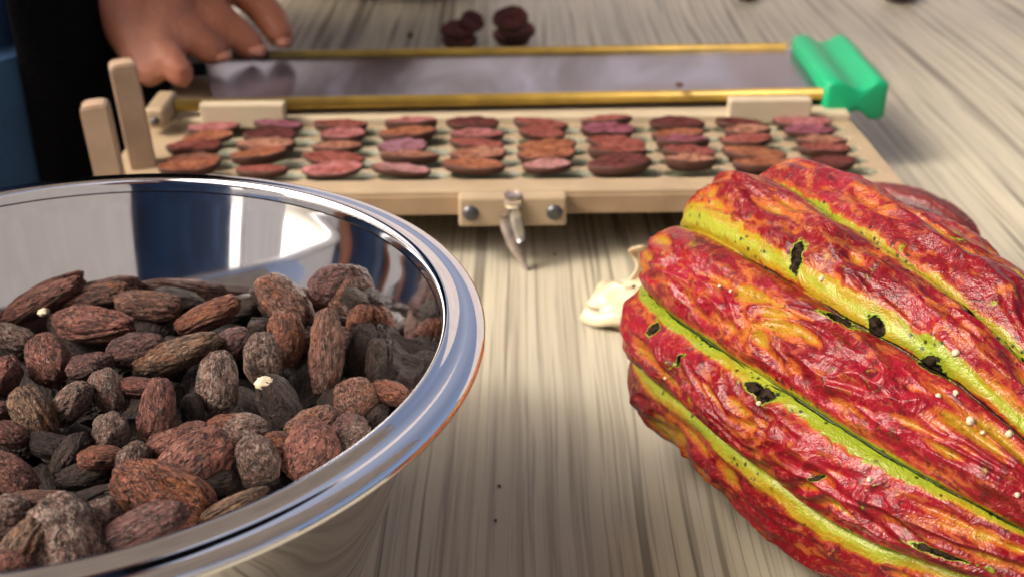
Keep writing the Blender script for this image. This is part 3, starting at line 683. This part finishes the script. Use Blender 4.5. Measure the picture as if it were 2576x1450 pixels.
top = [(-hw,hz1-.0016),(-hw+.003,hz1),(-.008,hz1-.0002),(-.003,hz1-.0030),(.002,hz1-.0042),(.007,hz1-.0022),(.011,hz1),(hw,hz1-.0022)]
bot = [(hw,hz0+.0025),(hw-.003,hz0+.0005),(.008,hz0+.001),(.004,hz0+.0046),(-.001,hz0+.0050),(-.005,hz0+.0006),(-.011,hz0-.0006),(-hw,hz0+.0010)]
pp = np.array(list(spline(top,26))+list(spline(bot,26))); pc0 = np.array([0,(hz0+hz1)/2]); V = []
for yy,k in ((-.0475,.0),(-.0475,.80),(-.0471,.90),(-.0460,.965),(-.0440,1),(-.02,1.01),(0,.985),(.02,1.01),(.038,1),(.0400,.965),(.0411,.90),(.0415,.80),(.0415,0)):
    for q in pp:
        v = pc0+(q-pc0)*k; V.append((.1722+v[0]+(yy+.0475)*.075, yy, v[1]))
F = gridfaces(13,len(pp),wrapv=True); obj('handle', mesh('handle',V,F,M['green']), BL)
props(pebble('husk_crumb',5,.0018,M['husk'],at(1708,214,.045)), 'brown crumb on the right half of the steel blade', 'crumb')

# ------------------------------------------------------------------ half beans in the tray
def half_mesh(seed, key):
    n = 34; nr = 9; V = []; F = []; mi = []
    rng = np.random.RandomState(seed); t = np.linspace(0,2*np.pi,n,endpoint=False)
    rad = 1+.15*noise(np.stack([np.cos(t)*1.4,np.sin(t)*1.4,t*0+seed*3.3],-1))+.04*noise(np.stack([np.cos(t)*4,np.sin(t)*4,t*0+seed*7.7],-1))
    rows = []
    for k in range(1,nr+1):
        q = k/nr; rows.append((q, .10*(1-q**4)*0+ .0))
    prof = [(q,1.0) for q in (.15,.35,.55,.75,.90,.97)]+[(1.0,.93),(1.02,.7),(.99,.35),(.88,.0),(.6,-.22),(.25,-.3)]
    for q,z in prof:
        for i in range(n):
            x = q*rad[i]*math.cos(t[i]); y = q*rad[i]*math.sin(t[i])
            zz = z+(.26*float(noise(np.array([[x*2.2,y*2.2,seed*5.]]))[0])-.10*(1-q) if z==1.0 else 0)
            V.append((x,y,zz))
    F = gridfaces(len(prof), n, wrapv=True); mi = [0 if i//n < 5 else 1 for i in range(len(F))]
    V.append((0,0,float(np.mean([v[2] for v in V[:n]])))); c0 = len(V)-1; V.append((0,0,-.33)); c1 = len(V)-1
    for i in range(n):
        F.append((c0,i,(i+1)%n)); mi.append(0); a=(len(prof)-1)*n; F.append((c1,a+(i+1)%n,a+i)); mi.append(1)
    return mesh('half_'+key,V,F,[HALF[key],M['husk']],True,mi)
HM = {(s,k):half_mesh(s,k) for s in range(3) for k in HALF}
rows = ['rrpweowdod', 'eorreorroo'[:10], 'rewlrotmpe', 'ompopmmoem', 'pmppdprdop']
rows = ['orpwowdeod','eoreeorror','reelrormre','odpoprmoem','pmrpdrrddp']
cname = {'p':'pink','m':'mauve','o':'orange brown','d':'dark brown','w':'pale pink','l':'lilac','e':'peach','r':'rosy brown'}
rname = ['front','second','middle','fourth','back']
ordn = ['first','second','third','fourth','fifth','sixth','seventh','eighth','ninth','tenth']
rnd = random.Random(5)
CM = Matrix.Translation((0,.4665,0)) @ Matrix.Rotation(R_(1.6),4,'Z')
for j in range(5):
    for i in range(10):
        k = rows[j][i]
        if k == '.' : continue
        big = 1.22 if (j,i) in ((4,7),(1,8),(4,9),(0,6),(0,4)) else 1.0
        sx = .0122*big*rnd.uniform(.88,1.08); sy = .0047*rnd.uniform(.95,1.2)*big; sz = .0034*rnd.uniform(.8,1.4)
        p = Vector((HX[i]-.0015+rnd.uniform(-.0018,.0018), HY[j]+rnd.uniform(-.001,.001), .0296+rnd.uniform(0,.0018)))
        o = obj('half_bean', HM[(rnd.randrange(3),k)])
        o.matrix_world = CM @ Matrix.Translation(p) @ Matrix.Rotation(rnd.uniform(-.13,.13),4,'Z') @ Matrix.Rotation(rnd.uniform(-.10,.24),4,'X') @ Matrix.Rotation(rnd.uniform(-.12,.12),4,'Y') @ Matrix.Diagonal((sx,sy,sz,1))
        props(o, f"{cname[k]} cut half bean, {ordn[i]} from left in the {rname[j]} row of the tray", 'half bean', 'cut half beans in the tray')

# loose halves behind the blade
def loose(px,py,z,kind,sx,sy,sz,rot,lab,rx=.1):
    p = at(px,py,z); o = obj('half_bean', HM[(random.randrange(3),kind)])
    o.matrix_world = Matrix.Translation(p) @ Matrix.Rotation(rot,4,'Z') @ Matrix.Rotation(rx,4,'X') @ Matrix.Diagonal((sx,sy,sz,1))
    props(o, lab, 'half bean', 'loose half beans behind the blade')
loose(1157,112,.002,'r',.0115,.010,.005,.1,'reddish half bean at the bottom of the left loose stack behind the blade')
loose(1152,86,.009,'d',.0115,.010,.005,.5,'dark half bean in the middle of the left loose stack behind the blade',.3)
loose(1182,60,.014,'d',.0110,.008,.004,1.0,'curled dark shell on top of the left loose stack behind the blade',.8)
loose(1290,104,.002,'r',.0125,.012,.006,0,'red brown half bean at the bottom of the right loose stack behind the blade')
loose(1296,84,.010,'r',.0130,.011,.005,.6,'red brown half bean in the middle of the right loose stack behind the blade',.25)
loose(1285,56,.018,'d',.0125,.011,.005,-.4,'dark half bean topping the right loose stack behind the blade',.5)
loose(1880,-6,.002,'d',.010,.008,.005,.3,'dark scrap at the top photo edge, right of the middle')
loose(2262,-6,.003,'r',.015,.012,.006,.3,'red brown scrap at the top photo edge near the right corner')

# crumbs on the table
for q,(px,py,r,lab) in enumerate(((1255,1222,.00055,'brown crumb on bare table between bowl and pod'),(1246,1308,.0005,'lower of two crumbs on the table between bowl and pod'),
      (1042,1114,.0005,'dark crumb on the table just beside the bowl rim'),(1032,92,.0020,'dark crumb behind the blade, left of the loose stacks'),(1395,640,.0006,'speck of husk right of the latch pin'))):
    p = at(px,py,.0004); props(pebble('crumb',q+9,r,M['husk'],p+Vector((0,0,r*.4))), lab, 'crumb')

# ------------------------------------------------------------------ cream pulp curl
def sheet(pts_fn, nu, nv, th):
    U,W = np.meshgrid(np.linspace(0,1,nu),np.linspace(0,1,nv),indexing='ij'); P = pts_fn(U,W)
    du = np.gradient(P,axis=0); dv = np.gradient(P,axis=1); N = np.cross(du,dv); N /= np.linalg.norm(N,axis=-1,keepdims=True)+1e-12
    e = (np.minimum(np.minimum(U,1-U),np.minimum(W,1-W))*8).clip(0.12,1)**.5; N = N*e[...,None]
    A = (P+N*th/2).reshape(-1,3); Bq = (P-N*th/2).reshape(-1,3); n = nu*nv
    F = gridfaces(nu,nv); G = [tuple(x+n for x in f)[::-1] for f in F]; E = []
    ring = [i*nv for i in range(nu)]+[(nu-1)*nv+j for j in range(1,nv)]+[i*nv+nv-1 for i in range(nu-2,-1,-1)]+[j for j in range(nv-2,0,-1)]
    for a,b in zip(ring, ring[1:]+ring[:1]): E.append((b,a,a+n,b+n))
    return np.concatenate([A,Bq]), F+G+E
pc = at(1592,782,0)
pulp = empty('fruit_pulp', tuple(pc), label='cream white curl of fresh cacao pulp on the table left of the big pod', cat='fruit pulp'); pulp.scale = (1.25,1.25,1.25)
def base_fn(U,W):
    a = U*2*np.pi*.96; r = .0125*(W*.95+.05)*(1+.25*np.sin(3*a+1)+.12*np.sin(7*a))
    z = .0075*(1-W**2.2)+.0014*np.sin(4*a+W*6)*W+.0010+.0006*np.sin(4*W*np.pi+a)
    return np.stack([r*np.cos(a)*1.1, r*np.sin(a)*.95, np.maximum(z,.0008)],-1)
V,F = sheet(base_fn,60,18,.0012); obj('pulp_body', mesh('pulp_body',V,F,M['pulp']), pulp)
def curl_fn(U,W):
    x = -.004+.014*U+.002*np.sin(W*5); wd = .006*(1-.45*W)*(1+.2*np.sin(W*9))
    z = .004+.0155*W**1.0+.0015*np.sin(U*7+W*3); y = .003+.006*np.sin(W*2.6)+.0025*np.sin(U*6)
    xx = .0015+(U-.5)*2*wd+.006*W+.003*np.sin(W*6)
    return np.stack([xx,y,z],-1)
V,F = sheet(curl_fn,22,30,.0012); obj('petal', mesh('petal',V,F,M['pulp']), pulp)
def lip_fn(U,W):
    a = -2.6+U*2.4; r = .013+.006*W; return np.stack([r*np.cos(a)*1.0-.001, r*np.sin(a)*.8, .0012+.004*np.sin(W*3.0)+.001*np.sin(a*6)],-1)
V,F = sheet(lip_fn,40,10,.0011); obj('petal', mesh('petal',V,F,M['pulp']), pulp)

# ------------------------------------------------------------------ people
def skinned(name, nodes, edges, mat, parent, sub=2):
    me = bpy.data.meshes.new(name); names = list(nodes); me.from_pydata([nodes[k][0] for k in names], [(names.index(a),names.index(b)) for a,b in edges], [])
    me.materials.append(mat); o = obj(name, me, parent)
    m = o.modifiers.new('Skin','SKIN'); m.use_smooth_shade = True; m.branch_smoothing = .4
    sv = me.skin_vertices[0].data
    for i,k in enumerate(names):
        r = nodes[k][1]; sv[i].radius = r if isinstance(r,tuple) else (r,r)
    sv[0].use_root = True
    s = o.modifiers.new('Sub','SUBSURF'); s.levels = sub; s.render_levels = sub
    if sub == 2:
        r = o.modifiers.new('Fuse','REMESH'); r.mode = 'VOXEL'; r.voxel_size = .0032; r.use_smooth_shade = True
        q = o.modifiers.new('Soft','SMOOTH'); q.iterations = 2; q.factor = .4
    return o
def loft(name, rings, mat, parent, n=40, cap=True, fold=.0, seed=0):
    "rings: centre, rx, ry"
    V = []
    for q,(c,rx,ry) in enumerate(rings):
        for k in range(n):
            t = 2*math.pi*k/n; f = 1+fold*float(noise(np.array([[math.cos(t)*2.5,math.sin(t)*2.5,c[2]*7+seed]]))[0])
            V.append((c[0]+rx*math.cos(t)*f, c[1]+ry*math.sin(t)*f, c[2]))
    F = gridfaces(len(rings), n, wrapv=True)
    if cap: F += [tuple(range(n))[::-1], tuple(range((len(rings)-1)*n,len(rings)*n))]
    return obj(name, mesh(name,V,F,mat), parent)

PX, PY = -.335, .700           # helper at the left side of the table, facing +x
pr = empty('person', (PX,PY,-.75), label='person in navy shirt, jeans and black apron at the left, hand on the cutter', cat='person')
def W2(p): return (p[0]-PX, p[1]-PY, p[2]+.75)
# hand joints in world space from their places in the photo (px, py, distance along view axis)
def hp(px,py,d): 
    v = Vector((0,0,CAM_H))+ray(px,py)*d; return (v.x,v.y,v.z)
H = {}
def J(k,p,r): H[k] = (W2(p), r)
J('pelvis',(PX,PY,.02),(.085,.10)); J('belly',(PX,PY,.20),(.085,.105)); J('chest',(PX,PY,.42),(.095,.13)); J('neckb',(PX,PY,.60),.05); J('neck',(PX+.01,PY,.66),.045)
J('head0',(PX+.02,PY,.74),.070); J('head1',(PX+.02,PY,.83),.075)
J('shR',(PX,PY-.17,.55),.055); J('shL',(PX,PY+.17,.55),.055)
J('elR',(-.40,.56,.32),.042); J('elL',(PX+.05,PY+.24,.30),.042); J('wrL',(PX+.20,PY+.20,.14),.028); J('haL',(PX+.27,PY+.18,.10),(.018,.032))
J('faR',hp(60,-330,.66),.040); J('faR2',hp(170,-190,.65),.036)
J('wrR',hp(275,-85,.642),(.031,.031)); J('palm',hp(370,10,.636),(.032,.030)); J('palm2',hp(425,60,.630),(.027,.026))
for s,sgn in (('R',-1),('L',1)):
    J('hip'+s,(PX,PY+sgn*.09,-.04),.075); J('kn'+s,(PX+.02,PY+sgn*.10,-.38),.052); J('an'+s,(PX,PY+sgn*.10,-.69),.036); J('ft'+s,(PX+.12,PY+sgn*.11,-.725),.028)
fing = {
 'index':  [(565,-62,.648,.0130),(632,-12,.650,.0118),(682,46,.650,.0104),(718,114,.646,.0086)],
 'middle': [(480,2,.634,.0130),(545,46,.632,.0118),(602,92,.634,.0102),(655,136,.636,.0086)],
 'ring':   [(436,62,.620,.0125),(486,94,.618,.0110),(528,122,.621,.0096),(564,150,.626,.0080)],
 'little': [(396,122,.609,.0116),(428,152,.604,.0098),(456,184,.602,.0084),(450,216,.606,.0066)],
 'thumb':  [(345,110,.614,.0150),(362,148,.610,.0118),(380,184,.606,.0095),(394,214,.606,.0070)]}
ed = [('pelvis','belly'),('belly','chest'),('chest','neckb'),('neckb','neck'),('neck','head0'),('head0','head1'),('neckb','shR'),('neckb','shL'),('shR','elR'),('shL','elL'),('elL','wrL'),('wrL','haL'),
      ('elR','faR'),('faR','faR2'),('faR2','wrR'),('wrR','palm'),('palm','palm2')]
for s in 'RL': ed += [('pelvis','hip'+s),('hip'+s,'kn'+s),('kn'+s,'an'+s),('an'+s,'ft'+s)]
for f,ch in fing.items():
    prev = 'palm2' if f != 'thumb' else 'palm'
    full = [ch[0]]
    for c0_,c1_ in zip(ch, ch[1:]):
        full += [tuple((u+v)/2 for u,v in zip(c0_[:3],c1_[:3]))+((c0_[3]+c1_[3])/2*.86,), c1_]
    for q,(x,y,d,r) in enumerate(full):
        J(f+str(q),hp(x,y,d),r); ed.append((prev,f+str(q))); prev = f+str(q)
skinned('body', H, ed, M['skin'], pr, 2)
M['nail'] = simple('finger_nail', (.44,.185,.12), .5, nscale=200, namt=.05)
for q,(x,y,d) in enumerate(((713,108,.639),(650,128,.629),(560,143,.620))):
    nb = pebble('finger_nail',60+q,.0046,M['nail'],(0,0,0),(1,.8,.6),16); nb.parent = pr; nb.location = W2(hp(x,y,d))
def L3(x,y,z): return (x-PX,y-PY,z+.75)
loft('shirt', [(L3(PX,PY,.03),.118,.170),(L3(PX,PY,.15),.120,.168),(L3(PX,PY,.32),.126,.178),(L3(PX,PY,.46),.125,.190),(L3(PX,PY,.56),.105,.185),(L3(PX,PY,.61),.062,.09)], M['navy'], pr, 48, True, .05)
V,F = tube([W2((PX,PY-.13,.56)),W2((-.365,.59,.47)),W2((-.395,.565,.38))],[.068,.066,.062],24); obj('sleeve', mesh('sleeve',V,F,M['navy']), pr)
V,F = tube([W2((PX,PY+.13,.56)),W2((PX+.03,PY+.21,.40))],[.068,.060],24); obj('sleeve', mesh('sleeve',V,F,M['navy']), pr)
for sgn in (-1,1):
    loft('trouser_leg', [(L3(PX,PY+sgn*.10,-.70),.060,.065),(L3(PX+.01,PY+sgn*.10,-.40),.078,.085),(L3(PX+.005,PY+sgn*.088,-.10),.105,.100),(L3(PX,PY+sgn*.075,.06),.117,.108)], M['jeans'], pr, 36, True, .06, sgn*4)
    loft('shoe', [(L3(PX+.05,PY+sgn*.11,-.7495),.14,.048),(L3(PX+.05,PY+sgn*.11,-.715),.135,.046),(L3(PX+.02,PY+sgn*.11,-.685),.075,.04)], M['shoe'], pr)
# black apron added for the shadow on the clothing, wraps the front half
n = 30; V = []
for z in np.linspace(-.42,.46,24):
    for k in range(n):
        t = R_(-47)+R_(141)*k/(n-1)
        f = 1+.03*math.sin(t*7+z*4); w0 = .90 if z < .2 else .90-.35*(z-.2)/.26*abs(t)/1.9
        V.append((( .143*math.cos(t))*f, .210*math.sin(t)*f*w0, z+.75))
F = gridfaces(24,n); ap = obj('apron', mesh('apron',V,F,M['apron']), pr); so = ap.modifiers.new('s','SOLIDIFY'); so.thickness = .003; so.offset = 1
def head_bits(px,py,fx,fy,parent,base):
    c = Vector((px+fx*.02,py+fy*.02,.80)); f = Vector((fx,fy,0)); sdv = Vector((-fy,fx,0))
    pb = pebble('hair',31,.094,M['hair'],(0,0,0),(1,1,1.08),40); pb.parent = parent; pb.location = Vector(base(c))-f*.016+Vector((0,0,.028))
    for k in (-1,1):
        e = pebble('eye',33,.010,M['woodc'],(0,0,0),(1,1,1),16); e.parent = parent; e.location = Vector(base(c))+f*.066+sdv*k*.030+Vector((0,0,-.01))
    e = pebble('nose',34,.014,M['skin'],(0,0,0),(1,.8,1.5),16); e.parent = parent; e.location = Vector(base(c))+f*.078+Vector((0,0,-.035))
head_bits(PX,PY,1,0,pr,W2)

# the photographer, standing behind the camera, mirrored in the bowl
QX, QY = -.40, -.32
ph = empty('person', (QX,QY,-.75), label='person in a navy blue shirt standing behind the camera, mirrored in the bowl wall', cat='person')
def W3(p): return (p[0]-QX, p[1]-QY, p[2]+.75)
H2 = {}
def K(k,p,r): H2[k] = (W3(p), r)
K('pelvis',(QX,QY,.02),(.10,.085)); K('chest',(QX,QY,.42),(.13,.09)); K('neckb',(QX,QY,.60),.05); K('neck',(QX,QY+.01,.66),.045); K('head0',(QX,QY+.02,.74),.07); K('head1',(QX,QY+.02,.83),.075)
ed2 = [('pelvis','chest'),('chest','neckb'),('neckb','neck'),('neck','head0'),('head0','head1')]
for s,sg in (('L',-1),('R',1)):
    K('sh'+s,(QX+sg*.17,QY,.55),.055); K('el'+s,(QX+sg*.26,QY+.04,.30),.042); K('wr'+s,(QX+sg*.20,QY+.20,.30),.028); K('ha'+s,(QX+sg*.17,QY+.26,.32),(.03,.018))
    K('hip'+s,(QX+sg*.09,QY,-.04),.075); K('kn'+s,(QX+sg*.10,QY+.02,-.38),.052); K('an'+s,(QX+sg*.10,QY,-.69),.036); K('ft'+s,(QX+sg*.11,QY+.12,-.725),.028)
    ed2 += [('neckb','sh'+s),('sh'+s,'el'+s),('el'+s,'wr'+s),('wr'+s,'ha'+s),('pelvis','hip'+s),('hip'+s,'kn'+s),('kn'+s,'an'+s),('an'+s,'ft'+s)]
skinned('body', H2, ed2, M['skin'], ph, 1)
def L4(x,y,z): return (x-QX,y-QY,z+.75)
loft('shirt', [(L4(QX,QY,.0),.205,.128),(L4(QX,QY,.32),.212,.134),(L4(QX,QY,.46),.215,.130),(L4(QX,QY,.56),.192,.105),(L4(QX,QY,.61),.09,.062)], M['navy'], ph, 48, True, .05, 9)
for sg in (-1,1):
    V,F = tube([W3((QX+sg*.13,QY,.56)),W3((QX+sg*.20,QY+.02,.45)),W3((QX+sg*.25,QY+.04,.34))],[.068,.066,.058],24); obj('sleeve', mesh('sleeve',V,F,M['navy']), ph)
    loft('trouser_leg', [(L4(QX+sg*.10,QY,-.70),.065,.060),(L4(QX+sg*.10,QY+.01,-.40),.085,.078),(L4(QX+sg*.088,QY,-.10),.100,.105),(L4(QX+sg*.075,QY,.03),.108,.117)], M['jeans'], ph, 36, True, .06, sg*6)
    loft('shoe', [(L4(QX+sg*.11,QY+.05,-.7495),.048,.14),(L4(QX+sg*.11,QY+.05,-.715),.046,.135),(L4(QX+sg*.11,QY+.02,-.685),.04,.075)], M['shoe'], ph)
head_bits(QX,QY,0,1,ph,W3)
